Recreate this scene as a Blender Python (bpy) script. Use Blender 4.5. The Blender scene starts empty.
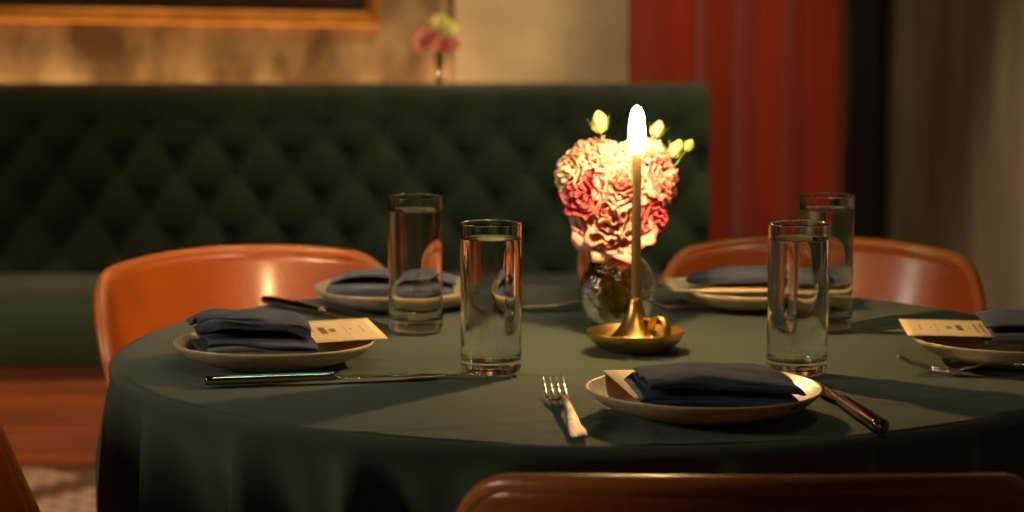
import bpy, bmesh, math, random
from mathutils import Vector, Matrix, noise
random.seed(7)
R = math.radians
PI = math.pi
sc = bpy.context.scene
col = sc.collection

# ------------------------------------------------------------------ materials
MATS = {}
def mat(name, base, rough=.5, metal=0., noise_scale=None, noise_amt=.25, bump=0., bump_scale=80., sheen=0.,
        coat=0., trans=0., ior=1.45, translucent=0., emis=None, emis_s=0., base2=None, stretch=(1, 1, 1), sub=0., spec=.5,
        ramp=None, detail=4., coat_rough=.1):
    m = bpy.data.materials.new(name); m.use_nodes = True
    nt = m.node_tree; N = nt.nodes; Lk = nt.links
    b = N['Principled BSDF']; out = N['Material Output']
    b.inputs['Base Color'].default_value = (*base, 1)
    b.inputs['Roughness'].default_value = rough
    b.inputs['Metallic'].default_value = metal
    b.inputs['IOR'].default_value = ior
    b.inputs['Specular IOR Level'].default_value = spec
    b.inputs['Transmission Weight'].default_value = trans
    b.inputs['Coat Weight'].default_value = coat
    b.inputs['Coat Roughness'].default_value = coat_rough
    b.inputs['Sheen Weight'].default_value = sheen
    b.inputs['Subsurface Weight'].default_value = sub
    if emis:
        b.inputs['Emission Color'].default_value = (*emis, 1)
        b.inputs['Emission Strength'].default_value = emis_s
    tc = N.new('ShaderNodeTexCoord'); mp = N.new('ShaderNodeMapping')
    mp.inputs['Scale'].default_value = stretch
    Lk.new(tc.outputs['Object'], mp.inputs['Vector'])
    if noise_scale:
        n = N.new('ShaderNodeTexNoise'); n.inputs['Scale'].default_value = noise_scale; n.inputs['Detail'].default_value = detail
        Lk.new(mp.outputs[0], n.inputs['Vector'])
        r = N.new('ShaderNodeValToRGB')
        lo, hi = ramp or (.35, .65)
        r.color_ramp.elements[0].position = lo; r.color_ramp.elements[1].position = hi
        b2 = base2 or tuple(c * (1 - noise_amt) for c in base)
        r.color_ramp.elements[0].color = (*b2, 1); r.color_ramp.elements[1].color = (*base, 1)
        Lk.new(n.outputs['Fac'], r.inputs['Fac']); Lk.new(r.outputs['Color'], b.inputs['Base Color'])
    if bump:
        n2 = N.new('ShaderNodeTexNoise'); n2.inputs['Scale'].default_value = bump_scale; n2.inputs['Detail'].default_value = 3
        Lk.new(mp.outputs[0], n2.inputs['Vector'])
        bp = N.new('ShaderNodeBump'); bp.inputs['Strength'].default_value = bump; bp.inputs['Distance'].default_value = .01
        Lk.new(n2.outputs['Fac'], bp.inputs['Height']); Lk.new(bp.outputs['Normal'], b.inputs['Normal'])
    if translucent:
        tr = N.new('ShaderNodeBsdfTranslucent'); mx = N.new('ShaderNodeMixShader'); mx.inputs[0].default_value = translucent
        src = b.inputs['Base Color'].links[0].from_socket if b.inputs['Base Color'].links else None
        if src: Lk.new(src, tr.inputs['Color'])
        else: tr.inputs['Color'].default_value = (*base, 1)
        Lk.new(b.outputs[0], mx.inputs[1]); Lk.new(tr.outputs[0], mx.inputs[2]); Lk.new(mx.outputs[0], out.inputs['Surface'])
    MATS[name] = m
    return m

def weave(m, scale, strength):
    """fine crossed-thread bump for cloth"""
    nt = m.node_tree; N = nt.nodes; Lk = nt.links; b = N['Principled BSDF']
    tc = N.new('ShaderNodeTexCoord')
    w1 = N.new('ShaderNodeTexWave'); w1.bands_direction = 'X'; w1.inputs['Scale'].default_value = scale
    w2 = N.new('ShaderNodeTexWave'); w2.bands_direction = 'Y'; w2.inputs['Scale'].default_value = scale
    for w in (w1, w2): Lk.new(tc.outputs['Object'], w.inputs['Vector'])
    ad = N.new('ShaderNodeMath'); ad.operation = 'ADD'
    Lk.new(w1.outputs['Fac'], ad.inputs[0]); Lk.new(w2.outputs['Fac'], ad.inputs[1])
    bp = N.new('ShaderNodeBump'); bp.inputs['Strength'].default_value = strength; bp.inputs['Distance'].default_value = .0008
    Lk.new(ad.outputs[0], bp.inputs['Height'])
    old = b.inputs['Normal'].links[0].from_socket if b.inputs['Normal'].links else None
    if old: Lk.new(old, bp.inputs['Normal'])
    Lk.new(bp.outputs['Normal'], b.inputs['Normal'])
    return m

M_cloth = weave(mat('green_tablecloth_cotton', (.056, .082, .054), .85, noise_scale=3, noise_amt=.12, bump=.12, bump_scale=30, sheen=.15, spec=.25), 400, .3)
M_navy = weave(mat('navy_linen', (.054, .078, .145), .9, noise_scale=60, noise_amt=.25, bump=.25, bump_scale=220, sheen=.25, spec=.2), 500, .6)
M_plate = mat('cream_stoneware', (.60, .48, .32), .38, noise_scale=90, noise_amt=.18, bump=.03, bump_scale=30, coat=.1)
M_card = mat('cream_card_paper', (.86, .66, .36), .75, noise_scale=150, noise_amt=.06, translucent=.12)
M_ink = mat('brown_ink', (.22, .12, .06), .8)
M_glass = mat('clear_glass', (1, 1, 1), 0.0, trans=1, ior=1.5)
M_water = mat('water', (.97, 1, .98), 0.0, trans=1, ior=1.33)
M_vase = mat('reflection_tint_glass', (.90, .78, .45), 0.0, trans=1, ior=1.5, bump=.6, bump_scale=55)  # olive tint puts the reflected amber into the glass colour
M_steel = mat('polished_steel', (.62, .56, .5), .13, metal=1, bump=.02, bump_scale=60)
M_mirror = mat('mirror_steel_handle', (.34, .33, .31), .07, metal=1, bump=.01, bump_scale=60)
M_orn = mat('ornate_steel', (.66, .58, .48), .2, metal=1, bump=.6, bump_scale=260)
M_brass = mat('brushed_brass', (.88, .52, .14), .32, metal=1, noise_scale=18, noise_amt=.25, bump=.04, bump_scale=120)
M_wax = mat('olive_gold_wax', (.36, .25, .09), .36, metal=.55, coat=.15)
M_wick = mat('burnt_wick', (.03, .02, .015), .9)
M_leather = mat('cognac_leather', (.52, .105, .011), .33, noise_scale=6, noise_amt=.3, bump=.1, bump_scale=140, coat=.45, coat_rough=.16)
M_piping = mat('cognac_leather_piping', (.52, .15, .035), .3, bump=.08, bump_scale=200, coat=.2)
M_leg = mat('dark_walnut_leg', (.06, .025, .012), .4, noise_scale=14, noise_amt=.4, stretch=(1, 1, .1))
M_velvet = mat('green_velvet', (.021, .041, .015), .75, noise_scale=5, noise_amt=.35, bump=.1, bump_scale=160, sheen=.35, spec=.3)
M_red = mat('red_velvet', (.42, .032, .004), .8, noise_scale=7, noise_amt=.3, bump=.1, bump_scale=180, sheen=.3, spec=.25, stretch=(1, 1, .1))
M_dark = mat('corner_dark_sheet', (.008, .006, .005), .9, noise_scale=5, noise_amt=.3, sheen=.0)  # near-black colour stands in for the corner's darkness
M_plinth = mat('reddish_plinth_wood', (.36, .10, .025), .45, noise_scale=7, noise_amt=.5, bump=.05, bump_scale=20, stretch=(.25, 1, 9))
M_plaster = mat('mottled_tan_plaster', (.42, .30, .17), .8, noise_scale=4.6, base2=(.13, .075, .032), bump=.1, bump_scale=9, stretch=(1.5, 1, .8), ramp=(.40, .62), detail=5)
M_plaster2 = mat('pale_tan_plaster', (.56, .42, .25), .8, noise_scale=4, base2=(.33, .24, .13), bump=.1, bump_scale=9, ramp=(.3, .7))
M_plaster3 = mat('brown_grey_plaster', (.34, .28, .19), .8, noise_scale=2.6, base2=(.17, .13, .085), bump=.12, bump_scale=10, stretch=(3.2, 3.2, .8), ramp=(.3, .7), detail=5)
M_ceil = mat('dark_ceiling_paint', (.12, .09, .06), .9, noise_scale=4, noise_amt=.1)
M_gilt = mat('gilt_frame', (.78, .34, .06), .35, metal=.35, noise_scale=12, noise_amt=.3, coat=.2)
M_mount = mat('dark_picture_mount', (.045, .04, .022), .8, noise_scale=4, noise_amt=.5)
M_picture = mat('dark_red_painting', (.19, .02, .01), .7, noise_scale=1.4, base2=(.02, .02, .015), ramp=(.45, .55), stretch=(2, 1, 1))
M_brassbtn = mat('velvet_button', (.015, .03, .012), .8, sheen=.3)
M_green = mat('flower_stem_green', (.16, .3, .04), .5, noise_scale=20, noise_amt=.3, translucent=.2)
M_shade = mat('dark_table_metal', (.02, .02, .02), .4, metal=.8)
M_top = mat('table_wood', (.2, .1, .05), .5, noise_scale=6, noise_amt=.4, stretch=(1, 8, 1))
M_silver = mat('glint_silver_foot', (.9, .8, .7), .15, metal=1, noise_scale=10, noise_amt=.05)

def petal_mat(name, c, c2):
    return mat(name, c, .55, noise_scale=38, base2=c2, translucent=.32, sheen=.2, bump=.12, bump_scale=120, ramp=(.35, .6))
P_peach = petal_mat('peach_petal', (.86, .54, .42), (.82, .40, .32))
P_cream = petal_mat('cream_petal', (.90, .72, .50), (.86, .50, .36))
P_mauve = petal_mat('dusky_pink_petal', (.72, .38, .30), (.60, .26, .22))
P_coral = petal_mat('coral_petal', (.78, .13, .13), (.66, .07, .09))
P_pink = petal_mat('pink_petal', (.86, .27, .25), (.86, .48, .38))
P_yel = petal_mat('yellow_bud_petal', (.92, .80, .30), (.70, .72, .16))
P_crim = petal_mat('crimson_petal', (.50, .05, .06), (.38, .03, .05))

def tile_mat():
    m = bpy.data.materials.new('patterned_cement_tile'); m.use_nodes = True
    nt = m.node_tree; N = nt.nodes; Lk = nt.links; b = N['Principled BSDF']; b.inputs['Roughness'].default_value = .5
    tc = N.new('ShaderNodeTexCoord'); mp = N.new('ShaderNodeMapping'); mp.inputs['Rotation'].default_value = (0, 0, R(38))
    Lk.new(tc.outputs['Object'], mp.inputs[0])
    v = N.new('ShaderNodeTexVoronoi'); v.inputs['Scale'].default_value = 16; v.inputs['Randomness'].default_value = 0
    Lk.new(mp.outputs[0], v.inputs['Vector'])
    r = N.new('ShaderNodeValToRGB'); r.color_ramp.elements[0].position = .2; r.color_ramp.elements[1].position = .34
    r.color_ramp.elements[0].color = (.17, .09, .05, 1); r.color_ramp.elements[1].color = (.52, .38, .27, 1)
    Lk.new(v.outputs['Distance'], r.inputs[0])
    br = N.new('ShaderNodeTexBrick'); br.offset = 0; br.inputs['Scale'].default_value = 1; br.inputs['Brick Width'].default_value = .4
    br.inputs['Row Height'].default_value = .4; br.inputs['Mortar Size'].default_value = .05
    br.inputs['Color1'].default_value = (1, 1, 1, 1); br.inputs['Color2'].default_value = (.95, .95, .95, 1); br.inputs['Mortar'].default_value = (.28, .25, .2, 1)
    Lk.new(mp.outputs[0], br.inputs['Vector'])
    mx = N.new('ShaderNodeMix'); mx.data_type = 'RGBA'; mx.blend_type = 'MULTIPLY'; mx.inputs[0].default_value = 1
    Lk.new(r.outputs[0], mx.inputs[6]); Lk.new(br.outputs[0], mx.inputs[7]); Lk.new(mx.outputs[2], b.inputs['Base Color'])
    return m
M_tile = tile_mat()

# ------------------------------------------------------------------ helpers
def link(name, verts, faces, m, parent=None, smooth=True, loc=None, rot=None):
    me = bpy.data.meshes.new(name); me.from_pydata([tuple(v) for v in verts], [], faces); me.update()
    bm = bmesh.new(); bm.from_mesh(me); bmesh.ops.recalc_face_normals(bm, faces=bm.faces); bm.to_mesh(me); bm.free()
    o = bpy.data.objects.new(name, me); col.objects.link(o)
    if m: me.materials.append(m)
    if smooth: me.shade_smooth()
    if parent: o.parent = parent
    if loc: o.location = loc
    if rot: o.rotation_euler = rot
    return o

def tag(o, label=None, cat=None, group=None, kind=None):
    for k, v in (('label', label), ('category', cat), ('group', group), ('kind', kind)):
        if v: o[k] = v
    return o

def thing(name, loc, rz=0, label=None, cat=None, group=None, rot=None):
    o = bpy.data.objects.new(name, None); col.objects.link(o); o.location = loc
    o.rotation_euler = rot or (0, 0, rz); o.empty_display_size = .05
    return tag(o, label, cat, group)

class MB:
    def __init__(s): s.v = []; s.f = []
    def add(s, v, f):
        k = len(s.v); s.v += [tuple(x) for x in v]; s.f += [tuple(i + k for i in q) for q in f]
    def build(s, name, m, parent=None, smooth=True, **kw): return link(name, s.v, s.f, m, parent, smooth, **kw)
    def lathe(s, prof, n=48, c=(0, 0, 0), closed=False, fn=None):
        v = []; f = []; k = len(prof)
        for i in range(n):
            a = 2 * PI * i / n
            for r, z in prof:
                if fn: r, z = fn(r, z, a)
                v.append((c[0] + r * math.cos(a), c[1] + r * math.sin(a), c[2] + z))
        for i in range(n):
            j = (i + 1) % n
            for q in range(k - 1 + (1 if closed else 0)):
                q2 = (q + 1) % k
                f.append((i * k + q, j * k + q, j * k + q2, i * k + q2))
        s.add(v, f); return s
    def sweep(s, pts, n=12, power=2., up=Vector((0, 0, 1)), cap=True):
        """pts: (pos, width, thickness)"""
        v = []; f = []; P = [Vector(p[0]) for p in pts]
        for i, (p, w, t) in enumerate(pts):
            T = (P[min(i + 1, len(P) - 1)] - P[max(i - 1, 0)]).normalized()
            S = T.cross(up)
            if S.length < 1e-4: S = T.cross(Vector((0, 1, 0)))
            S.normalize(); U = S.cross(T).normalized()
            for k in range(n):
                a = 2 * PI * k / n; ca, sa = math.cos(a), math.sin(a)
                x = math.copysign(abs(ca) ** (2 / power), ca) * w / 2; y = math.copysign(abs(sa) ** (2 / power), sa) * t / 2
                v.append(P[i] + S * x + U * y)
        m = len(pts)
        for i in range(m - 1):
            for k in range(n):
                k2 = (k + 1) % n
                f.append((i * n + k, i * n + k2, (i + 1) * n + k2, (i + 1) * n + k))
        if cap: f.append(tuple(range(n))[::-1]); f.append(tuple((m - 1) * n + k for k in range(n)))
        s.add(v, f); return s
    def box(s, lo, hi):
        x0, y0, z0 = lo; x1, y1, z1 = hi
        s.add([(x0, y0, z0), (x1, y0, z0), (x1, y1, z0), (x0, y1, z0), (x0, y0, z1), (x1, y0, z1), (x1, y1, z1), (x0, y1, z1)],
              [(0, 3, 2, 1), (4, 5, 6, 7), (0, 1, 5, 4), (1, 2, 6, 5), (2, 3, 7, 6), (3, 0, 4, 7)]); return s

def dense(prof, d=.0008, step=.012):
    """support loops beside every corner of a lathe profile, so smooth shading stays true on straight walls"""
    out = [prof[0]]
    for (a, b), (c, e) in zip(prof, prof[1:]):
        L = math.hypot(c - a, e - b)
        if L > 4 * d:
            n = max(1, int(L / step)); ts = [d / L] + [k / n for k in range(1, n)] + [1 - d / L]
            out += [(a + (c - a) * t, b + (e - b) * t) for t in ts]
        out.append((c, e))
    return out
def grid(fn, nu, nv):
    v = [fn(i / nu, j / nv) for i in range(nu + 1) for j in range(nv + 1)]
    f = [(i * (nv + 1) + j, (i + 1) * (nv + 1) + j, (i + 1) * (nv + 1) + j + 1, i * (nv + 1) + j + 1) for i in range(nu) for j in range(nv)]
    return v, f

def interp(tab, x):
    if x <= tab[0][0]: return tab[0][1]
    for (a, b), (c, d) in zip(tab, tab[1:]):
        if x <= c:
            t = (x - a) / (c - a); t = t * t * (3 - 2 * t)
            return b + (d - b) * t
    return tab[-1][1]

def mod_bevel(o, w, seg=2):
    b = o.modifiers.new('bevel', 'BEVEL'); b.width = w; b.segments = seg; b.limit_method = 'ANGLE'; return o
def mod_solid(o, t, off=0):
    s = o.modifiers.new('solid', 'SOLIDIFY'); s.thickness = t; s.offset = off; return o
def mod_sub(o, n=1):
    s = o.modifiers.new('sub', 'SUBSURF'); s.levels = n; s.render_levels = n; return o

def copy_tree(o, parent=None):
    c = o.copy(); col.objects.link(c)
    if parent: c.parent = parent
    for ch in list(o.children): copy_tree(ch, c)
    return c

def nz(x, y, z, s=1.): return noise.noise(Vector((x * s, y * s, z * s)))

# ------------------------------------------------------------------ room
YW = 6.12
def slab(name, lo, hi, m, **kw):
    o = MB().box(lo, hi).build(name, m, smooth=False); return tag(o, kind='structure', **kw)
slab('floor', (-4, -2, -.1), (3, YW + .2, 0), M_tile)
slab('ceiling', (-4, -2, 2.9), (3, YW + .2, 3.0), M_ceil)
slab('wall_back', (-4, YW, 0), (3, YW + .2, 2.9), M_plaster)
slab('wall_left', (-4.1, -2, 0), (-4, YW, 2.9), M_plaster)
slab('wall_front', (-4, -2.1, 0), (3, -2, 2.9), M_plaster)
slab('trim_1', (-.15, YW - .045, 0), (.62, YW, 2.9), M_plaster2)     # shallow pier of paler plaster
# right wall runs towards the camera
wr = MB(); x0, y0, x1, y1 = .935, YW, 2.55, -2.0
wr.add([(x0, y0, 0), (x1, y1, 0), (x1 + .12, y1, 0), (x0 + .12, y0, 0), (x0, y0, 2.9), (x1, y1, 2.9), (x1 + .12, y1, 2.9), (x0 + .12, y0, 2.9)],
       [(0, 1, 5, 4), (1, 2, 6, 5), (2, 3, 7, 6), (3, 0, 4, 7), (0, 3, 2, 1), (4, 5, 6, 7)])
tag(wr.build('wall_right', M_plaster3, smooth=False), kind='structure')

# ------------------------------------------------------------------ banquette
def banquette():
    t = thing('banquette', (0, 0, 0), 0, 'long dark green button-tufted velvet banquette on a reddish wooden plinth', 'sofa')
    xa, xb = -3.2, .50
    PX, PZ = .148, .1
    zr = .775
    def h(x, z):
        u = (x + .035) / PX
        k = min(1, max(0, (z - zr) / .05)); k = k * k * (3 - 2 * k)
        a = u + (z - zr) / (2 * PZ); b = u - (z - zr) / (2 * PZ)
        diam = (abs(math.sin(PI * a)) * abs(math.sin(PI * b))) ** .85
        chan = abs(math.sin(PI * u)) ** .7
        low = .55 * diam + .45 * (.3 + .7 * abs(math.sin(PI * (u + .5 * (math.floor((zr - z) / PZ + .5) % 2))))) * diam ** .3
        dent = 0
        jr = round((zr - z) / PZ)
        if jr >= 0:
            o2 = .5 * (jr % 2); xn = (round(u - o2) + o2)
            dent = math.exp(-(((u - xn) * PX / .016) ** 2 + ((z - (zr - jr * PZ)) / .016) ** 2))
        return (1 - k) * low + k * (chan * .8 + .1) - .35 * dent
    def yb(z): return 5.80 + (z - .45) * .22
    nx, nzz = 420, 52
    v = []; f = []
    z0, z1 = .38, .874
    def row(zz, y_of): 
        for i in range(nx + 1): v.append((xa + (xb - xa) * i / nx, y_of(xa + (xb - xa) * i / nx), zz))
    rows = 0
    for j in range(nzz + 1):
        z = z0 + (z1 - z0) * j / nzz
        edge = max(0, (z - .849) / .025)
        row(z, lambda x: yb(z) - .034 * h(x, z) + .02 * edge ** 2 + .006 * nz(x, z, 3, 5)); rows += 1
    for (dy, z) in ((.03, .885), (.05, .889), (.08, .888), (.09, .874), (.09, .0)):
        row(z, lambda x: yb(.865) + dy); rows += 1
    for j in range(rows - 1):
        for i in range(nx):
            a = j * (nx + 1) + i; f.append((a, a + 1, a + nx + 2, a + nx + 1))
    f.append(tuple(j * (nx + 1) for j in range(rows))); f.append(tuple(j * (nx + 1) + nx for j in range(rows))[::-1])
    link('backrest', v, f, M_velvet, t)
    # seat cushion with rounded front
    prof = [(5.83, .25), (5.36, .25), (5.345, .265), (5.335, .32), (5.335, .375), (5.35, .40), (5.38, .417), (5.5, .425), (5.7, .42), (5.83, .415)]
    v = []; f = []; n = 90
    for i in range(n + 1):
        x = xa + (xb - xa) * i / n
        for k, (y, z) in enumerate(prof):
            v.append((x, y - .006 * nz(x, z, 1, 3) * (0 < k < 9), z + .008 * nz(x, y, 0, 4) * (k > 4)))
    k = len(prof)
    for i in range(n):
        for q in range(k): f.append((i * k + q, (i + 1) * k + q, (i + 1) * k + (q + 1) % k, i * k + (q + 1) % k))
    f.append(tuple(range(k))); f.append(tuple(n * k + q for q in range(k))[::-1])
    link('seat', v, f, M_velvet, t)
    mod_bevel(MB().box((xa, 5.38, 0), (xb, 5.9, .25)).build('plinth', M_plinth, t, smooth=False), .006)
    # buttons
    bm_ = MB().lathe([(0.0, .004), (.005, .0035), (.0085, .001), (.009, -.004)], 12)
    first = None; cnt = 0
    for j in range(4):
        z = zr - j * PZ
        i = 0
        off = 0 if j % 2 == 0 else .5
        for i in range(-11, 4):
            x = (i + off) * PX - .035
            if x < xa + .05 or x > xb - .03: continue
            if cnt >= 64: break
            if first is None: o = first = bm_.build('button', M_brassbtn, t)
            else: o = first.copy(); col.objects.link(o); o.parent = t
            o.location = (x, yb(z) - .002, z); o.rotation_euler = (R(90), 0, 0); cnt += 1
banquette()

# ------------------------------------------------------------------ curtains
def curtain(name, xa, xb, y, m, pitch, amp, seed, label):
    rnd = random.Random(seed); ph = [rnd.uniform(-1, 1) for _ in range(60)]
    def fn(u, w):
        x = xa + (xb - xa) * u; z = .015 + w * 2.8
        k = x / pitch + .35 * nz(x, 0, seed, 6)
        a = amp * (.75 + .45 * nz(x, z * .3, seed, 3))
        yy = y + a * (math.sin(2 * PI * k) + .3 * math.sin(4 * PI * k + 1.0)) + .008 * nz(x, z, 5, 2)
        return (x + .012 * math.sin(4 * PI * k) + .004 * nz(x, z, 9, 1.5), yy, z)
    v, f = grid(fn, int((xb - xa) / pitch * 26), 24)
    o = mod_solid(link(name, v, f, m), .004)
    return tag(o, label, 'curtain')
curtain('curtain', .312, .876, 6.05, M_red, .125, .030, 3, 'heavy red velvet curtain hanging in folds at the end of the green banquette')

def dark_sheet():  # invented dark sheet, blackens the corner by its colour
    ax, ay, bx_, by_ = .900, 6.02, .948, 5.86
    def fn(u, w):
        x = ax + (bx_ - ax) * u; y = ay + (by_ - ay) * u; k = math.sin(u * 2 * PI * 1.5) * .012
        return (x - .97 * k - .015, y - .24 * k, .015 + w * 2.8)
    v, f = grid(fn, 90, 6)
    return tag(mod_solid(link('curtain', v, f, M_dark), .004), 'narrow dark sheet added for the black of the corner right of the red curtain', 'curtain')
dark_sheet()
# ------------------------------------------------------------------ picture
def picture():
    w, hgt = 1.5, .95
    t = thing('framed_picture', (-.336 - w / 2, YW - .03, 1.048 + hgt / 2 - .008), label='large dark picture in a gilt frame above the banquette, cut by the top edge', cat='picture', rot=(0, R(.9), 0))
    fr = MB(); a, b = w / 2, hgt / 2
    prof = [(0, .028), (0, 0), (.006, -.014), (.02, -.018), (.03, -.008), (.040, 0.0), (.040, .028)]
    v = []; f = []
    for (sx, sz) in ((-1, -1), (1, -1), (1, 1), (-1, 1)):
        for d, y in prof: v.append((sx * (a - d), y, sz * (b - d)))
    k = len(prof)
    for i in range(4):
        j = (i + 1) % 4
        for q in range(k): f.append((i * k + q, j * k + q, j * k + (q + 1) % k, i * k + (q + 1) % k))
    fr.add(v, f); fr.build('frame', M_gilt, t, smooth=False)
    v2 = [(sx * (a - d), .006, sz * (b - d)) for d in (.03, .062) for (sx, sz) in ((-1, -1), (1, -1), (1, 1), (-1, 1))]
    link('mount', v2 + [(x, .012, z) for x, y, z in v2], [(i, (i + 1) % 4, 4 + (i + 1) % 4, 4 + i) for i in range(4)] + [(8 + i, 8 + (i + 1) % 4, 12 + (i + 1) % 4, 12 + i) for i in range(4)]
         + [(4 + i, 4 + (i + 1) % 4, 12 + (i + 1) % 4, 12 + i) for i in range(4)], M_mount, t, smooth=False)
    MB().box((-a + .06, .009, -b + .06), (a - .06, .02, b - .06)).build('painting', M_picture, t, smooth=False)
picture()

# ------------------------------------------------------------------ chairs
def shell_point(s, v):
    """s -1..1 across, v 0..1 up the shell: local coords, chair faces +y"""
    z = .47 + .316 * v
    A = R(76 - 16 * v)
    w = interp([(0, .235), (.45, .222), (1, .230)], v)
    sn = math.sin(min(A, R(90)))
    x = w * math.sin(A * s) / sn
    y = -.185 - .075 * v + .20 * (1 - math.cos(A * s))
    return x, y, z
def make_chair():
    t = thing('dining_chair', (0, 0, 0))
    nu, nv = 44, 20
    def top(s): return 1 - .068 * s * s - .24 * max(0, (abs(s) - .70) / .30) ** 2.6
    def fn(u, w):
        s = u * 2 - 1
        return shell_point(s, w * top(s))
    v, f = grid(fn, nu, nv)
    b = mod_solid(link('backrest', v, f, M_leather, t), .016)
    rim = []
    for j in range(0, 14): rim.append(shell_point(-1, j / 14 * top(-1)))
    for i in range(45): rim.append(shell_point(-1 + 2 * i / 44, top(-1 + 2 * i / 44)))
    for j in range(13, -1, -1): rim.append(shell_point(1, j / 14 * top(1)))
    MB().sweep([(p, .0185, .0185) for p in rim], 8, up=Vector((.1, .9, .3))).build('piping', M_piping, t)
    # seat: rounded cushion, D shaped
    out = []
    for i in range(64):
        a = 2 * PI * i / 64; ca, sa = math.cos(a), math.sin(a)
        r = 1 / (abs(ca) ** 2.8 + abs(sa) ** 2.8) ** (1 / 2.8)
        out.append((ca * r * .212, sa * r * .2 - .005))
    v = []; f = []
    lay = [(.90, .425), (.98, .43), (1.0, .445), (.99, .465), (.95, .478), (.8, .486), (.5, .484), (.15, .48)]
    for k, z in lay: v += [(x * k, y * k, z) for x, y in out]
    for q in range(len(lay) - 1):
        for i in range(64): f.append((q * 64 + i, q * 64 + (i + 1) % 64, (q + 1) * 64 + (i + 1) % 64, (q + 1) * 64 + i))
    f.append(tuple(range(64))[::-1]); f.append(tuple((len(lay) - 1) * 64 + i for i in range(64)))
    link('seat', v, f, M_leather, t)
    for sx in (-1, 1):
        for sy in (-1, 1):
            MB().sweep([((sx * .15, sy * .14, .43), .032, .032), ((sx * .175, sy * .165, .22), .027, .027), ((sx * .20, sy * .19, 0), .02, .02)], 12).build('leg', M_leg, t)
    mod_bevel(MB().box((-.16, -.15, .40), (.16, .15, .428)).build('seat_rail', M_leg, t, smooth=False), .008)
    return t
chair = make_chair()
CH = [((-.268, 2.955), 213, 'cognac leather tub chair with a bright sheen, left of the banquette side of the table'),
      ((.395, 3.05), 167, 'cognac leather tub chair behind the two right-hand glasses'),
      ((.190, 1.962), 0, 'brown leather tub chair in front, seen from behind along the bottom edge'),
      ((-.388, 2.2), 280, 'brown tub chair at the lower left corner, only its edge showing')]
for i, ((x, y), a, lb) in enumerate(CH):
    c = chair if i == 0 else copy_tree(chair)
    c.location = (x, y, 0); c.rotation_euler = (0, 0, R(a)); tag(c, lb, 'chair', 'leather chairs round the table')
    if i == 2: c.scale = (1.05, 1, 1)

# ------------------------------------------------------------------ table + cloth
TC = (.100, 2.568); TR = .545; TZ = .75
def table():
    t = thing('dining_table', (TC[0], TC[1], 0), label='round pedestal dining table hidden beneath the dark green tablecloth', cat='table')
    mod_bevel(MB().lathe([(0, .715), (TR - .020, .715), (TR - .014, .72), (TR - .014, .736), (TR - .020, .742), (0, .742)], 96).build('tabletop', M_top, t), .002)
    MB().lathe([(.03, .715), (.12, .71), (.12, .70), (.045, .68), (.04, .08), (.06, .05), (.25, .02), (.27, .012), (.27, 0), (0, 0)], 48).build('pedestal', M_shade, t)
table()
CREASE = [((-.4, 2.62), (.62, 2.10), .0016), ((-.25, 2.05), (.55, 2.30), .0012), ((.05, 2.09), (.64, 2.55), .0014), ((-.45, 2.52), (.1, 2.30), .0011), ((.12, 3.1), (.13, 2.0), .0009)]
def cloth():
    N = 360
    v = []; f = []
    def crease(x, y):
        d = 0
        for (a, b, h) in CREASE:
            ax, ay = a; bx, by = b; L = math.hypot(bx - ax, by - ay)
            t = ((x - ax) * (bx - ax) + (y - ay) * (by - ay)) / L / L
            if -.02 < t < 1.02:
                q = ((x - ax) * (by - ay) - (y - ay) * (bx - ax)) / L + .008 * math.sin(t * 9 + ax * 30)
                d += 2.2 * h * math.exp(-(q / .0045) ** 2) * (.5 + .5 * math.sin(t * 14 + h * 4000) ** 2)
        return d
    radii = [TR * math.sqrt(k / 70) if k < 20 else 0 for k in range(0)]
    radii = [.002 + (TR - .010) * (k / 76) for k in range(77)]
    rings = []
    for r in radii: rings.append(('top', r))
    for k in range(1, 9): rings.append(('edge', k / 8))
    for k in range(1, 37): rings.append(('drop', k / 36))
    for (kind, p) in rings:
        for i in range(N):
            a = 2 * PI * i / N
            ca, sa = math.cos(a), math.sin(a)
            if kind == 'top':
                x, y = p * ca, p * sa
                z = TZ + crease(x + TC[0], y + TC[1]) + .0007 * nz(x, y, 0, 9) * min(1, p * 20)
                r = p
            elif kind == 'edge':
                b = p * PI / 2; r = TR - .010 + .012 * math.sin(b); z = TZ - .012 * (1 - math.cos(b))
            else:
                dz = p * .235; z = TZ - .012 - dz
                k = a * 22 + 1.4 * nz(ca, sa, 0, 1.7) * 2
                fold = 2.2 * (1 - abs(math.sin(k / 2))) ** 1.3 - .75 + .2 * math.sin(2 * k + 1.3)
                g = min(1, dz / .12) ** .8
                amp = .036 * g * (.75 + .6 * nz(ca, sa, 3, 2.2))
                r = TR + .002 + .012 * min(1, dz / .04) * .3 + amp * (fold - .1) - .024 * g
            if kind != 'top':
                r += 0.0015 * nz(ca, sa, z, 4)
            v.append((TC[0] + r * ca, TC[1] + r * sa, z))
    K = len(rings)
    for q in range(K - 1):
        for i in range(N): f.append((q * N + i, q * N + (i + 1) % N, (q + 1) * N + (i + 1) % N, (q + 1) * N + i))
    f.append(tuple(range(N)))
    return tag(mod_solid(link('tablecloth', v, f, M_cloth), .0015, -1), 'dark green cloth draped over the round table', 'tablecloth')
cloth()

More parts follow.
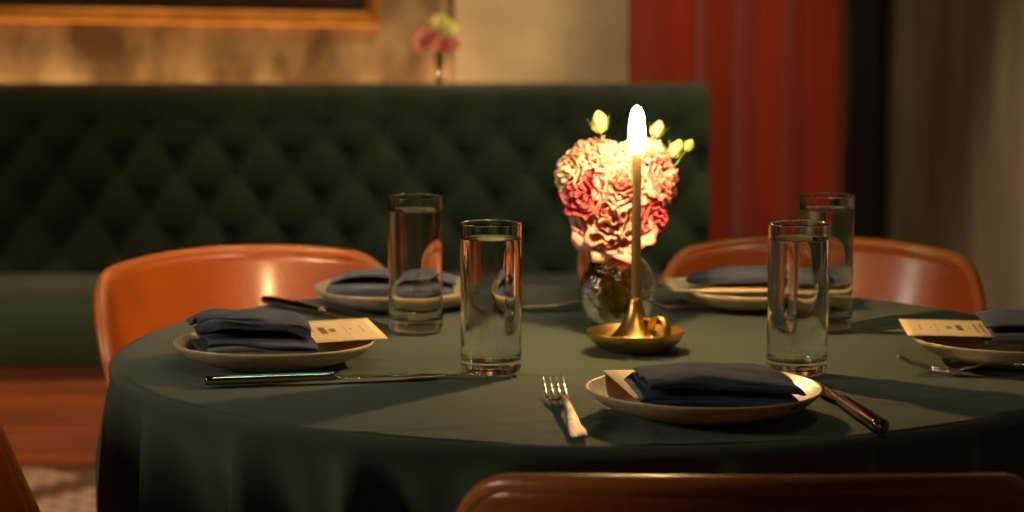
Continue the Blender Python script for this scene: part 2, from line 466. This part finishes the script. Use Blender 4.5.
# ------------------------------------------------------------------ glasses
def make_glass():
    t = thing('water_glass', (0, 0, 0))
    h, ro, w = .160, .0320, .0021
    rb = .03195
    prof = [(0, .0012), (rb - .008, .0008), (rb - .0040, .0012), (rb - .0015, .0035), (rb - .0003, .007), (rb, .012), (rb + (ro - rb) * .4, .06), (ro, h - .0012), (ro - .0004, h - .0002), (ro - w / 2, h), (ro - w + .0003, h - .0003), (ro - w, h - .0014),
            (rb + (ro - rb) * .4 - w, .06), (rb - w - .0002, .022), (rb - w - .002, .0170), (rb - w - .007, .0150), (0, .0145)]
    MB().lathe(dense(prof), 96).build('glass_body', M_glass, t)
    # water fills the inside, skin sunk a hair into the glass wall
    e = .00025; hw = h - .016
    wr_ = ro - w + e
    rr = rb + (ro - rb) * (hw / h) - w + e
    MB().lathe(dense([(0, .0143), (rb - w - .007 + e, .0148), (rb - w - .002 + e, .0168), (rb - w - .0002 + e, .022), (rb + (ro - rb) * .4 - w + e, .06), (rr, hw), (rr - .0007, hw - .0008), (rr - .003, hw - .0014), (0, hw - .0014)]), 96).build('water', M_water, t)
    return t
glass = make_glass()
GL = [((-.022, 2.392), 'front left glass of water, standing at the tip of the green-glinting knife'),
      ((-.113, 2.68), 'back left glass of water, between the menu card and the far left plate'),
      ((.299, 2.39), 'front right glass of water, behind the nearest plate and napkin'),
      ((.369, 2.692), 'back right glass of water, half behind the front right glass'),
      ((.115, 2.90), 'glass of water mostly hidden behind the flower vase')]
for i, ((x, y), lb) in enumerate(GL):
    g = glass if i == 0 else copy_tree(glass)
    g.location = (x, y, TZ + .0022); tag(g, lb, 'glass', 'tall water glasses on the table')

# ------------------------------------------------------------------ plates
def make_plate():
    prof = [(0, .0035), (.048, .0035), (.052, .0), (.058, 0.0), (.062, .0025), (.082, .0065), (.098, .0135), (.1075, .0215), (.1100, .0248), (.1102, .0262), (.1093, .0270), (.1078, .0262),
            (.1045, .0228), (.095, .0160), (.080, .0105), (.066, .0080), (.03, .0072), (0, .0072)]
    def wob(r, z, a): return r * (1 + .006 * math.sin(2 * a + .7) + .004 * math.sin(3 * a)), z + (.0008 * math.sin(2 * a) * r / .11 if z > .01 else 0)
    return MB().lathe(prof, 96, fn=wob).build('plate', M_plate)
plate = make_plate()
PL = [((.183, 2.168), 0, 1.02, 'cream stoneware plate nearest the camera, under a flat navy napkin'),
      ((-.255, 2.453), 40, .985, 'cream stoneware plate at the left edge, beside the green-glinting knife'),
      ((-.140, 2.880), 80, 1.0, 'cream stoneware plate at the far left, behind the left glasses'),
      ((.305, 2.890), 120, 1.0, 'cream stoneware plate at the far right, in front of the right chair'),
      ((.545, 2.472), 200, 1.0, 'cream stoneware plate at the right edge, under a menu card')]
for i, ((x, y), a, s, lb) in enumerate(PL):
    p = plate if i == 0 else copy_tree(plate)
    p.location = (x, y, TZ + .0022); p.rotation_euler = (0, 0, R(a)); p.scale = (s, s, 1); tag(p, lb, 'plate', 'cream plates on the table')

# ------------------------------------------------------------------ napkins
def napkin(loc, rz, L, D, H, layers, seed, label, lift=0., sag=.004, skew=0., tilt=(0, 0), rough=1.):
    """a napkin folded back and forth; rounded folds show along its -y side. L length (x), D depth (y), H height"""
    gap = H / layers
    r = gap * .5
    path = []      # (y, z, layer)
    for k in range(layers):
        z = gap * (k + .5)
        fwd = (k % 2 == 0)            # even layers run from back to front
        n = 16
        inset = .004 * (k % 3) + .003 * math.sin(seed + k * 2.1)
        for i in range(n):
            t = i / (n - 1)
            y = (D / 2 - t * D) if fwd else (-D / 2 + t * D)
            yy = y * (1 - inset / D)
            path.append((yy, z, k))
        if k < layers - 1:
            sgn = -1 if fwd else 1
            for i in range(1, 7):
                a = PI * i / 7
                path.append((sgn * (D / 2 * (1 - inset / D) + math.sin(a) * r * 1.5), z + gap * (.5 - .5 * math.cos(a)), k + .5 - .5 * math.cos(a)))
    n = len(path)
    def fn(u, w):
        i = u * (n - 1); i0 = min(int(i), n - 2); q = i - i0
        y = path[i0][0] * (1 - q) + path[i0 + 1][0] * q; z = path[i0][1] * (1 - q) + path[i0 + 1][1] * q; k = path[i0][2] * (1 - q) + path[i0 + 1][2] * q
        s = w * 2 - 1
        kk = k / max(1, layers - 1)
        x = s * L / 2 * (1 - .03 * math.sin(k * 2.3 + seed)) + skew * y + .004 * math.sin(k * 1.7 + seed * 3) * abs(s)
        e = abs(s) ** 4; ey = abs(2 * y / D) ** 6
        f = z / H
        z2 = z + f * (-sag * e * 1.6 - sag * ey * .6) + f * .0035 * rough * nz(x + seed, y, k * .35, 22) + f * .006 * rough * nz(x + seed * 2, y * 1.6, .2, 9)
        cr = math.exp(-((y + .15 * x + .012 * math.sin(seed)) / .006) ** 2) + .8 * math.exp(-((y - .22 * x - .02) / .005) ** 2)
        z2 -= f * .0025 * cr * rough
        z2 += lift * f * (s * .5 + .5) ** 2
        y2 = y + .004 * rough * nz(x, seed, k, 16) * ey - .003 * s * s
        return (x, y2, z2)
    v, f = grid(fn, n - 1, 40)
    o = link('napkin', v, f, M_navy); mod_solid(o, min(.0028, gap * .5), 0); mod_sub(o, 1)
    o.location = loc; o.rotation_euler = (tilt[0], tilt[1], rz)
    return tag(o, label, 'napkin', 'folded navy napkins')
PT = TZ + .0022 + .0082      # plate well
napkin((.189, 2.146, PT + .0095), R(-1), .146, .094, .033, 4, 1.3, 'flat folded navy napkin with two creases on the nearest plate', tilt=(R(1), R(1.0)), skew=-.12)
napkin((-.280, 2.452, PT + .0085), R(13), .116, .088, .048, 4, 4.1, 'rumpled thick navy napkin on the left edge plate', lift=-.004, sag=.006, skew=-.05, rough=2.6)
napkin((-.152, 2.880, PT + .0085), R(2), .155, .09, .034, 3, 7.7, 'navy napkin on the far left plate, behind the back left glass', sag=.006, rough=1.5)
napkin((.322, 2.885, PT + .0215), R(-4), .155, .070, .024, 2, 9.2, 'navy napkin on the far right plate, in front of the right chair', sag=.003, skew=.5, rough=.8)
napkin((.580, 2.500, PT + .011), R(-5), .130, .10, .030, 3, 12.4, 'navy napkin on the right edge plate, pinning a menu card, cut by the frame', sag=.004, rough=.8)

# ------------------------------------------------------------------ menu cards
def card(loc, rz, rx, ry, W, Lg, label, text=True, curl=.0):
    """local x = long side, y = short side"""
    t = thing('menu_card', loc, label=label, cat='menu', group='menu cards tucked under the napkins')
    t.rotation_mode = 'ZYX' if False else 'XYZ'
    t.rotation_euler = (rx, ry, rz)
    def cz(x): return curl * (x / Lg) ** 2
    v, f = grid(lambda a, b: ((a - .5) * Lg, (b - .5) * W, cz((a - .5) * Lg)), 20, 6)
    mod_solid(link('card', v, f, M_card, t), .0006)
    if text:
        mb = MB(); rnd = random.Random(5)
        # (distance from the free end, line length as share of the width, stroke)
        rows = [(.018, .34, .0005), (.030, .05, .0012), (.036, .55, .0003), (.050, .16, .0030), (.061, .32, .0036), (.072, .05, .0012), (.079, .56, .0009), (.086, .50, .0009),
                (.094, .05, .0012), (.100, .56, .0009), (.110, .05, .0012), (.117, .62, .0009), (.124, .56, .0009), (.134, .05, .0012), (.141, .6, .0009), (.148, .5, .0009), (.158, .6, .0009)]
        for d, s, th in rows:
            x = -Lg / 2 + d; y = -s * W / 2
            while y < s * W / 2:
                l = rnd.uniform(.003, .008) if s > .1 else .0025
                l = min(l, s * W / 2 - y)
                z = cz(x) + .0005
                mb.add([(x - th, y, z), (x + th, y, z), (x + th, y + l, z), (x - th, y + l, z)], [(0, 1, 2, 3)])
                y += l + .0014
        mb.build('printed_text', M_ink, t, smooth=False)
    return t
RIM = TZ + .0022 + .027
card((-.232, 2.478, RIM + .003), R(15) + PI, R(-3), R(1.0), .112, .175, 'cream menu card sticking out right from under the rumpled left napkin')
card((.171, 2.183, RIM + .0012), R(99), 0, R(0), .14, .150, 'cream menu card under the flat napkin on the nearest plate', text=False)
card((.540, 2.515, RIM + .0008), R(-4.5), R(0), R(1.2), .118, .215, 'cream menu card with a bold heading on the right edge plate', curl=-.004)
card((.305, 2.885, RIM + .0010), R(2), 0, 0, .13, .215, 'pale menu card lying across the far right plate', text=False)

# ------------------------------------------------------------------ cutlery
def make_fork():
    """tips to +y, handle end at -y, total .24"""
    t = thing('fork', (0, 0, 0))
    zc = [(-.12, .0022), (-.09, .004), (-.03, .012), (.02, .0135), (.045, .007), (.062, .0028), (.08, .0035), (.10, .0085), (.12, .0165)]
    wc = [(-.12, .010), (-.117, .017), (-.10, .0175), (-.07, .012), (-.03, .008), (.015, .0065), (.035, .0075), (.05, .015), (.06, .0235), (.066, .0245)]
    ys = [-.12 + i * (.186 / 44) for i in range(45)]
    split = 28
    hp = [((0, y, interp(zc, y)), interp(wc, y), .0032) for y in ys[:split + 1]]
    MB().sweep(hp, 12, 3).build('handle', M_orn, t)
    nk = MB().sweep([((0, y, interp(zc, y)), interp(wc, y), .0022) for y in ys[split:]], 12, 3)
    for k in range(4):
        x = (k - 1.5) * .0066
        nk.sweep([((x * (1 + .0 * i), .062 + i * .0058, interp(zc, .062 + i * .0058)), .0036 - .00016 * i, .0020 - .0001 * i) for i in range(11)], 8, 3)
    nk.build('tines', M_steel, t)
    return t
def make_knife():
    """tip +y, handle end -y, total .265"""
    t = thing('knife', (0, 0, 0))
    MB().sweep([((0, -.1325, .0056), .010, .006), ((0, -.131, .0056), .0150, .0098), ((0, -.125, .0056), .0158, .0106), ((0, -.06, .0056), .0138, .0100), ((0, -.012, .0056), .0115, .0088), ((0, -.004, .0056), .0125, .0096), ((0, 0, .0056), .0118, .009)], 24, 3.2).build('handle', M_mirror, t)
    def bl(y):
        w = interp([(0, .008), (.02, .0165), (.09, .0185), (.12, .013), (.132, .002)], y); return w
    MB().sweep([((-(bl(y) - .016) * .2, y, .0040 - y * .012), bl(y), .0016 if y > .004 else .005) for y in [0, .004, .01, .02, .035, .05, .07, .09, .1, .11, .118, .125, .130, .132]], 12, 2).build('blade', M_steel, t)
    return t
def orient(x0, y0, x1, y1):
    """placement for cutlery from its handle end towards its tip"""
    return math.atan2(-(x1 - x0), (y1 - y0))
fork = make_fork(); knife = make_knife()
FK = [
      ((.012, 2.856), (.25, 2.858), 0, 'dark fork lying crosswise behind the flower vase, only its end showing'),((.061, 2.045), (.037, 2.33), 0, 'ornate silver fork lying left of the nearest plate, tines away'),
      ((.640, 2.350), (.408, 2.403), 0, 'silver fork at the right edge, tines up, before the right plate'),
      ((.285, 3.06), (.13, 2.92), 0, 'dark fork lying left of the far right plate')]
KN = [((.339, 2.080), (.302, 2.345), 'silver knife lying right of the nearest plate, thick handle end forward'),
      ((-.313, 2.318), (-.055, 2.372), 'silver knife glinting green in front of the left edge plate'),
      ((.66, 2.665), (.396, 2.677), 'silver knife mostly hidden behind the right menu card'),
      ((-.314, 2.907), (-.145, 2.70), 'dark knife with its thick handle end behind the rumpled left napkin'),
      ((.43, 2.995), (.385, 2.79), 'knife right of the far right plate, behind the back right glass')]
for i, (a, b, _, lb) in enumerate(FK):
    o = fork if i == 0 else copy_tree(fork)
    d = Vector((b[0] - a[0], b[1] - a[1])).normalized() * .12
    o.location = (a[0] + d.x, a[1] + d.y, TZ + .0025); o.rotation_euler = (0, 0, orient(*a, *b)); tag(o, lb, 'fork', 'forks on the table')
for i, (a, b, lb) in enumerate(KN):
    o = knife if i == 0 else copy_tree(knife)
    d = Vector((b[0] - a[0], b[1] - a[1])).normalized() * .1325
    o.location = (a[0] + d.x, a[1] + d.y, TZ + .0025); o.rotation_euler = (0, 0, orient(*a, *b)); tag(o, lb, 'knife', 'knives on the table')

# ------------------------------------------------------------------ candle holder, candle
CX, CY, CZ = .138, 2.545, TZ + .0022
t = thing('candle_holder', (CX, CY, CZ), label='brass chamber candle holder with a dish and ring handle, in front of the vase', cat='candle holder')
MB().lathe([(0, .003), (.026, .003), (.028, 0), (.033, 0), (.041, .004), (.050, .0115), (.0545, .0205), (.0549, .0216), (.0542, .0223), (.0530, .0215), (.0480, .0145), (.041, .0095), (.036, .0098), (.0325, .0125), (.0275, .0165), (.0215, .0225), (.0160, .0300), (.0118, .0385), (.0088, .0465), (.0074, .054), (.0070, .0585), (.0062, .0592), (.0056, .058), (.0056, .052), (0, .052)], 72).build('dish', M_brass, t)
ring = MB(); v = []; f = []; n = 48
for i in range(n):
    a = 2 * PI * i / n
    for (r, y) in ((.0165, -.0042), (.0168, 0), (.0165, .0042), (.0140, .0042), (.0137, 0), (.0140, -.0042)): v.append((r * math.cos(a), y, r * math.sin(a)))
for i in range(n):
    for q in range(6): f.append((i * 6 + q, ((i + 1) % n) * 6 + q, ((i + 1) % n) * 6 + (q + 1) % 6, i * 6 + (q + 1) % 6))
rg = link('ring_handle', v, f, M_brass, t, loc=(.0240, -.035, .0270), rot=(0, 0, R(-58)))
MB().sweep([((.009, -.009, .036), .005, .005), ((.0165, -.022, .037), .0045, .0045)], 10).build('handle_bracket', M_brass, t)
c = thing('taper_candle', (CX, CY, CZ + .0535), label='thin olive-gold taper candle with a lit flame', cat='candle')
MB().lathe([(0, 0), (.0054, 0), (.0055, .004), (.0052, .166), (.0046, .1685), (.002, .1675), (0, .167)], 32).build('wax', M_wax, c)
MB().sweep([((0, 0, .166), .0016, .0016), ((.0002, 0, .172), .0015, .0015), ((.001, 0, .176), .0012, .0012)], 8).build('wick', M_wick, c)
mf = bpy.data.materials.new('candle_flame'); mf.use_nodes = True
nt = mf.node_tree; nt.nodes.clear()
o_ = nt.nodes.new('ShaderNodeOutputMaterial'); e_ = nt.nodes.new('ShaderNodeEmission'); tr_ = nt.nodes.new('ShaderNodeBsdfTransparent'); ad_ = nt.nodes.new('ShaderNodeAddShader')
e_.inputs['Color'].default_value = (1, .62, .26, 1); e_.inputs['Strength'].default_value = 110
nt.links.new(e_.outputs[0], ad_.inputs[0]); nt.links.new(tr_.outputs[0], ad_.inputs[1]); nt.links.new(ad_.outputs[0], o_.inputs['Surface'])
MB().lathe([(0, .1655), (.005, .1665), (.0088, .171), (.0098, .179), (.0095, .190), (.0087, .201), (.0072, .210), (.0045, .2165), (0, .2195)], 32).build('flame', mf, c)

# ------------------------------------------------------------------ vase
VX, VY, VZ = .124, 2.682, TZ + .0022
t = thing('flower_vase', (VX, VY, VZ), label='round textured glass bulb vase holding the bouquet', cat='vase')
outer = [(0, .0015), (.016, .001), (.022, .002), (.033, .011), (.041, .026), (.0440, .045), (.0420, .063), (.035, .080), (.026, .091), (.0195, .098), (.0175, .105), (.0185, .112), (.0220, .118)]
inner = [(.0205, .1175), (.0168, .112), (.0158, .105), (.0178, .0985), (.0242, .0905), (.033, .079), (.0398, .063), (.0418, .045), (.0388, .027), (.031, .0135), (.020, .0065), (0, .0055)]
def flute(r, z, a):
    k = math.sin(PI * min(1, max(0, (z - .004) / .095)))
    return r * (1 + .022 * k * abs(math.sin(a * 9 + z * 30)) ** .7), z
MB().lathe(outer, 180, fn=flute).lathe(inner, 180, fn=lambda r, z, a: (r, z)).build('vase_body', M_vase, t)
wi = [(0, .0052), (.0202, .0062), (.0312, .0133), (.0390, .027), (.0420, .045), (.0400, .063), (.0355, .075), (.034, .0745), (0, .0745)]
MB().lathe(dense(wi), 72).build('water', mat('reflection_tint_water', (.80, .66, .28), 0.0, trans=1, ior=1.33), t)  # water colour carries the amber reflected from the brass

# ------------------------------------------------------------------ flowers
def petals(mb, rad, rnd, layers, openness, ruffle):
    """ruffled rose-like bloom pointing +z: broad overlapping cupped petals with wavy rims"""
    for li in range(layers):
        q = li / max(1, layers - 1)            # 0 inner, 1 outer
        n = 3 if li < 2 else (4 if li < 4 else 5)
        for k in range(n):
            az = 2 * PI * (k + .5 * (li % 2)) / n + rnd.uniform(-.3, .3) + li * .4
            half = PI / n * rnd.uniform(1.15, 1.45)
            re = rad * (.20 + .80 * q ** .9) * rnd.uniform(.9, 1.06)
            ze = rad * (.50 - .50 * q * openness + rnd.uniform(-.07, .07))
            roll = rad * (.02 + .20 * q) * openness * rnd.uniform(.5, 1.3)
            sd = rnd.uniform(0, 50)
            def fn(u, w):
                s = u * 2 - 1; t = w * (1 - .22 * abs(s) ** 3.5)
                a, b, c = (1 - t) ** 2, 2 * t * (1 - t), t * t
                r = a * rad * .04 + b * re * (.95 + .25 * q) + c * re
                z = a * -rad * .42 + b * (-rad * .30) + c * ze
                k2 = max(0, (t - .72) / .28)
                r += roll * k2 ** 1.6; z -= roll * .7 * k2 ** 2.4
                rf = ruffle * rad * t ** 3.5
                r += rf * (.085 * math.sin(s * 6.5 + sd) + .14 * nz(s * 1.8, sd, t, 1.6) + .03 * math.sin(s * 17 + sd * 2))
                z += rf * (.075 * math.sin(s * 8 + sd * 1.7) + .035 * math.sin(s * 19 + sd) + .05 * nz(s * 3, sd, 4, 2))
                r -= rad * .05 * s * s * t
                an = az + half * s * (.35 + .65 * math.sin(PI / 2 * min(1, t * 1.4)))
                return (r * math.cos(an), r * math.sin(an), z)
            v, f = grid(fn, 16, 10)
            mb.add(v, f)
def flower(center, rad, m, direction, label, seed, layers=5, openness=1.0, ruffle=1.0, cat='flower', name='lisianthus_flower', group='blooms in the glass vase', root=None):
    rnd = random.Random(seed)
    t = thing(name, center, label=label, cat=cat, group=group)
    D = Vector(direction).normalized()
    q = Vector((0, 0, 1)).rotation_difference(D)
    mb = MB(); petals(mb, rad * .9, rnd, layers, openness, ruffle)
    o = mb.build('petals', m, t); o.rotation_mode = 'QUATERNION'; o.rotation_quaternion = q
    mod_solid(o, .0005)
    sp = MB()
    for k in range(5):
        az = 2 * PI * k / 5
        pts = []
        for i in range(6):
            u = i / 5
            p = Vector((math.cos(az) * rad * (.10 + .4 * u), math.sin(az) * rad * (.10 + .4 * u), -rad * .42 + rad * .5 * u))
            pts.append((p, rad * .14 * (1 - u) + .0006, .0006))
        sp.sweep(pts, 6)
    s = sp.build('sepals', M_green, t); s.rotation_mode = 'QUATERNION'; s.rotation_quaternion = q
    root = root or Vector((VX + rnd.uniform(-.010, .010), VY + rnd.uniform(-.010, .010), VZ + rnd.uniform(.012, .02)))
    neck = root + Vector((0, 0, .09)) if root.z < VZ + .05 and name != 'small_flower' else root
    if name != 'small_flower':
        neck = Vector((VX + rnd.uniform(-.008, .008), VY + rnd.uniform(-.008, .008), VZ + .106))
    C = Vector(center); P0 = C - D * rad * .38
    pts = []
    for i in range(15):
        u = i / 14
        if u < .5: p = root.lerp(neck, u / .5)
        else:
            w = (u - .5) / .5
            c1 = neck + (neck - root).normalized() * (P0 - neck).length * .4; c2 = P0 - D * (P0 - neck).length * .3
            p = neck * (1 - w) ** 3 + c1 * 3 * w * (1 - w) ** 2 + c2 * 3 * w * w * (1 - w) + P0 * w ** 3
        pts.append((p - C, .0022, .0022))
    MB().sweep(pts, 8).build('stem', M_green, t)
    return t
def bud(center, ln, m, direction, label, seed):
    rnd = random.Random(seed)
    t = thing('flower_bud', center, label=label, cat='flower bud', group='buds above the bouquet')
    D = Vector(direction).normalized(); q = Vector((0, 0, 1)).rotation_difference(D)
    def tw(r, z, a): return r * (1 + .16 * math.sin(3 * a + z * 260)) , z
    o = MB().lathe([(0, -.5 * ln), (.2 * ln, -.46 * ln), (.33 * ln, -.28 * ln), (.37 * ln, -.05 * ln), (.31 * ln, .2 * ln), (.18 * ln, .4 * ln), (.08 * ln, .5 * ln), (0, .53 * ln)], 36, fn=tw).build('petals', m, t)
    o.rotation_mode = 'QUATERNION'; o.rotation_quaternion = q
    sp = MB()
    for k in range(5):
        az = 2 * PI * k / 5 + seed
        sp.sweep([((math.cos(az) * ln * r, math.sin(az) * ln * r, ln * z), ln * w, .0005) for r, z, w in ((.1, -.52, .12), (.32, -.4, .14), (.44, -.15, .1), (.5, .1, .06), (.62, .25, .01))], 6)
    s = sp.build('sepals', M_green, t); s.rotation_mode = 'QUATERNION'; s.rotation_quaternion = q
    C = Vector(center); P0 = C - D * ln * .48; neck = Vector((VX + rnd.uniform(-.008, .008), VY + rnd.uniform(-.008, .008), VZ + .108)); root = Vector((VX, VY, VZ + .02))
    pts = []
    for i in range(17):
        u = i / 16
        if u < .4: p = root.lerp(neck, u / .4)
        else:
            w = (u - .4) / .6; c1 = neck + Vector((0, 0, 1)) * (P0 - neck).length * .4; c2 = P0 - D * (P0 - neck).length * .35
            p = neck * (1 - w) ** 3 + c1 * 3 * w * (1 - w) ** 2 + c2 * 3 * w * w * (1 - w) + P0 * w ** 3
        pts.append((p - C, .0018, .0018))
    MB().sweep(pts, 8).build('stem', M_green, t)
    return t
S = 1 / 858
def fp(px, py, dy=0.): return (VX + (px - 617) * S, VY + dy, VZ + (337 - py) * S)   # bouquet layout in millimetres-per-unit about the vase axis
FL = [(611, 221, -.026, 41, P_peach, (-.1, -.85, .35), 'largest pale peach ruffled bloom, lowest at the front of the bouquet', 6, 1.15, 1.2),
      (620, 183, -.026, 29, P_pink, (.05, -.8, .5), 'pink ruffled bloom in the middle of the bouquet, left of the candle', 6, 1.0, 1.1),
      (583, 195, -.024, 26, P_coral, (-.45, -.7, .3), 'coral pink bloom at the left middle of the bouquet', 5, .9, 1.0),
      (566, 177, -.004, 23, P_cream, (-.8, -.5, .2), 'cream and peach bloom furthest left in the bouquet', 5, 1.0, 1.3),
      (583, 158, .012, 24, P_mauve, (-.6, -.25, .7), 'dusky pink bloom at the upper left of the bouquet', 5, 1.05, 1.0),
      (603, 158, -.010, 23, P_cream, (-.2, -.5, .85), 'cream bloom at the top, just left of the flame', 5, 1.05, 1.3),
      (628, 156, .004, 22, P_cream, (.1, -.3, .95), 'cream bloom at the top directly behind the candle', 5, 1.0, 1.2),
      (652, 152, .018, 21, P_cream, (.35, -.1, .9), 'cream bloom at the top right of the flame', 5, 1.0, 1.2),
      (663, 180, -.008, 27, P_pink, (.8, -.5, .25), 'pink and white bloom at the right of the bouquet with pointed petals', 5, 1.1, .9),
      (653, 222, -.020, 22, P_coral, (.7, -.6, -.1), 'coral bloom low on the right, beside the candle stem', 5, 1.0, 1.0),
      (648, 203, .016, 20, P_mauve, (.7, -.2, .2), 'dusky bloom tucked behind on the right side of the bouquet', 4, 1.0, 1.0),
      (574, 214, .016, 19, P_crim, (-.8, -.2, -.1), 'shaded crimson bloom low on the left of the bouquet', 4, 1.0, 1.0),
      (612, 200, .030, 30, P_mauve, (0, .6, .6), 'dusky bloom at the back of the bouquet', 5, 1.0, 1.0)]
for i, (a, b, dy, r, m, d, lb, ly, op, ru) in enumerate(FL):
    flower(fp(a, b, dy), r * S, m, d, lb, 20 + i, ly, op, ru)
BD = [(598, 126, .004, 22, P_yel, (-.15, 0, 1), 'yellow-green bud standing highest left of the flame'),
      (657, 134, .02, 18, P_cream, (.3, 0, 1), 'pale bud close right of the flame'),
      (675, 153, .006, 19, P_yel, (.45, 0, 1), 'yellow bud at the upper right of the bouquet'),
      (688, 150, .012, 13, P_yel, (.55, 0, 1), 'smallest slim bud furthest right of the bouquet')]
for i, (a, b, dy, r, m, d, lb) in enumerate(BD): bud(fp(a, b, dy), r * S, m, d, lb, 3 + i)

# small vase on the ledge behind the banquette
bx, by, bz = -.186, 5.958, .8895
t = thing('bud_vase', (bx, by, bz), label='tiny bud vase with an added silver foot standing for a glint on the banquette top', cat='vase')
MB().lathe([(0, 0), (.009, .001), (.0135, .008), (.0145, .015), (.0125, .022), (.007, .027), (.004, .029), (0, .029)], 32).build('foot', M_silver, t)  # silver put in to stand for a glint on the glass base
MB().lathe([(0, .029), (.006, .029), (.010, .036), (.012, .05), (.012, .075), (.013, .082), (.0115, .082), (.0105, .05), (0, .034)], 32).build('vase_body', mat('brown_glass', (.25, .12, .05), .1, trans=.5, noise_scale=5), t)
for (dx, dz, r, m, lb, sd) in ((-.034, .11, .034, P_pink, 'pink bloom at the left of the tiny far vase', 61), (.004, .155, .022, P_yel, 'upper yellow bloom in the tiny far vase', 62), (.024, .142, .020, P_yel, 'lower yellow bloom in the tiny far vase', 63),
                            (.016, .098, .022, P_coral, 'red bloom in the middle of the tiny far vase', 64), (.04, .102, .018, P_pink, 'small pink bloom at the right of the tiny far vase', 65)):
    flower((bx + dx, by - .008, bz + dz), r, m, (dx * 8, -.8, .5), lb, sd, 4, 1.0, .9, name='small_flower', group='blooms in the tiny far vase', root=Vector((bx, by, bz + .045)))

# ------------------------------------------------------------------ lights
def light(kind, name, loc, energy, color, size=.1, target=None, size_y=None, spot=None, blend=.6):
    l = bpy.data.lights.new(name, kind); l.energy = energy; l.color = color
    if kind == 'AREA':
        l.size = size
        if size_y: l.shape = 'RECTANGLE'; l.size_y = size_y
    else: l.shadow_soft_size = size
    if kind == 'SPOT': l.spot_size = R(spot); l.spot_blend = blend
    o = bpy.data.objects.new(name, l); col.objects.link(o); o.location = loc
    if target is not None: o.rotation_euler = (Vector(target) - Vector(loc)).to_track_quat('-Z', 'Y').to_euler()
    return o
WARM = (1, .58, .25)
light('POINT', 'candle_light', (CX, CY, CZ + .0535 + .192), 3.9, (1, .60, .26), .007)
light('SPOT', 'ceiling_spot_table', (.75, 3.1, 2.85), 24, (1, .80, .58), .04, (-.05, 2.75, .75), spot=44, blend=.9)
light('SPOT', 'ceiling_spot_front', (.6, 1.95, 2.85), 9, (1, .68, .42), .05, (.1, 2.6, .75), spot=50, blend=.9)
light('SPOT', 'ceiling_spot_chairs', (.35, 3.7, 2.85), 16, (1, .62, .34), .04, (-.3, 3.0, .75), spot=34, blend=.8)
light('AREA', 'chair_glint_helper', (.25, 1.2, 2.45), 1.5, (1, .70, .42), .55, (-.30, 3.15, .8), size_y=.09).data.spread = R(34)  # unseen area light, added to lay a highlight on the left chair
light('AREA', 'banquette_led_strip', (-1.3, 6.06, .74), 8.0, WARM, 2.4, (-1.3, 6.09, 1.6), size_y=.02)
light('SPOT', 'wall_spot_a', (-1.25, 5.3, 2.85), 26, WARM, .05, (-1.1, 6.1, .95), spot=44, blend=.9)
light('SPOT', 'wall_spot_b', (-.65, 5.3, 2.85), 14, WARM, .05, (-.6, 6.1, .95), spot=34, blend=.9)
light('SPOT', 'pier_spot', (.10, 5.5, 2.85), 270, (1, .68, .38), .05, (-.05, 6.1, 1.1), spot=17, blend=1)
light('SPOT', 'curtain_spot', (.55, 5.4, 2.85), 34, (1, .6, .32), .05, (.62, 6.05, .8), spot=32, blend=.9)
light('SPOT', 'right_wall_spot', (.85, 4.3, 2.7), 320, (1, .70, .44), .05, (1.21, 4.80, 1.0), spot=32, blend=1)
light('SPOT', 'banquette_spot', (.55, 4.6, 2.85), 95, (1, .82, .50), .06, (.1, 5.9, .65), spot=50, blend=1)
light('SPOT', 'aisle_fill', (-1.1, 3.6, 2.8), 240, (1, .64, .38), .08, (-1.15, 5.2, 0), spot=30, blend=.8)  # added lamp, brightens the floor and plinth at lower left
light('AREA', 'room_glow_front', (-2.3, 1.8, 1.5), 14, (1, .86, .64), .5, (-.4, 2.4, .6))
light('AREA', 'green_exit_light', (-.29, 3.6, 2.75), 1.5, (.01, 1, .38), .26, (-.25, 2.33, .75), size_y=.08)
light('SPOT', 'bud_vase_fill', (.1, 4.4, 2.8), 34, (1, .8, .55), .03, (-.18, 5.96, .98), spot=7, blend=.7)  # added narrow beam, only lifts the far little flowers

w = bpy.data.worlds.new('World'); sc.world = w; w.use_nodes = True
w.node_tree.nodes['Background'].inputs[0].default_value = (1, .65, .4, 1); w.node_tree.nodes['Background'].inputs[1].default_value = .01

# ------------------------------------------------------------------ camera
cam = bpy.data.cameras.new('camera'); co = bpy.data.objects.new('camera', cam); col.objects.link(co)
co.location = (0, 0, 1.17); co.rotation_euler = (R(90) - math.atan(283 / 2307), 0, 0)
cam.sensor_width = 36; cam.lens = 36 * 2307 / 1024
cam.dof.use_dof = True; cam.dof.focus_distance = 2.28; cam.dof.aperture_fstop = 5.2
cam.clip_start = .02
sc.camera = co
sc.view_settings.view_transform = 'Standard'; sc.view_settings.look = 'None'; sc.view_settings.gamma = 1; sc.view_settings.exposure = .14
sc.view_settings.use_curve_mapping = False
sc.cycles.use_denoising = True
sc.cycles.max_bounces = 14; sc.cycles.transmission_bounces = 14; sc.cycles.glossy_bounces = 6; sc.cycles.diffuse_bounces = 4
sc.cycles.blur_glossy = .3
sc.cycles.sample_clamp_indirect = 6
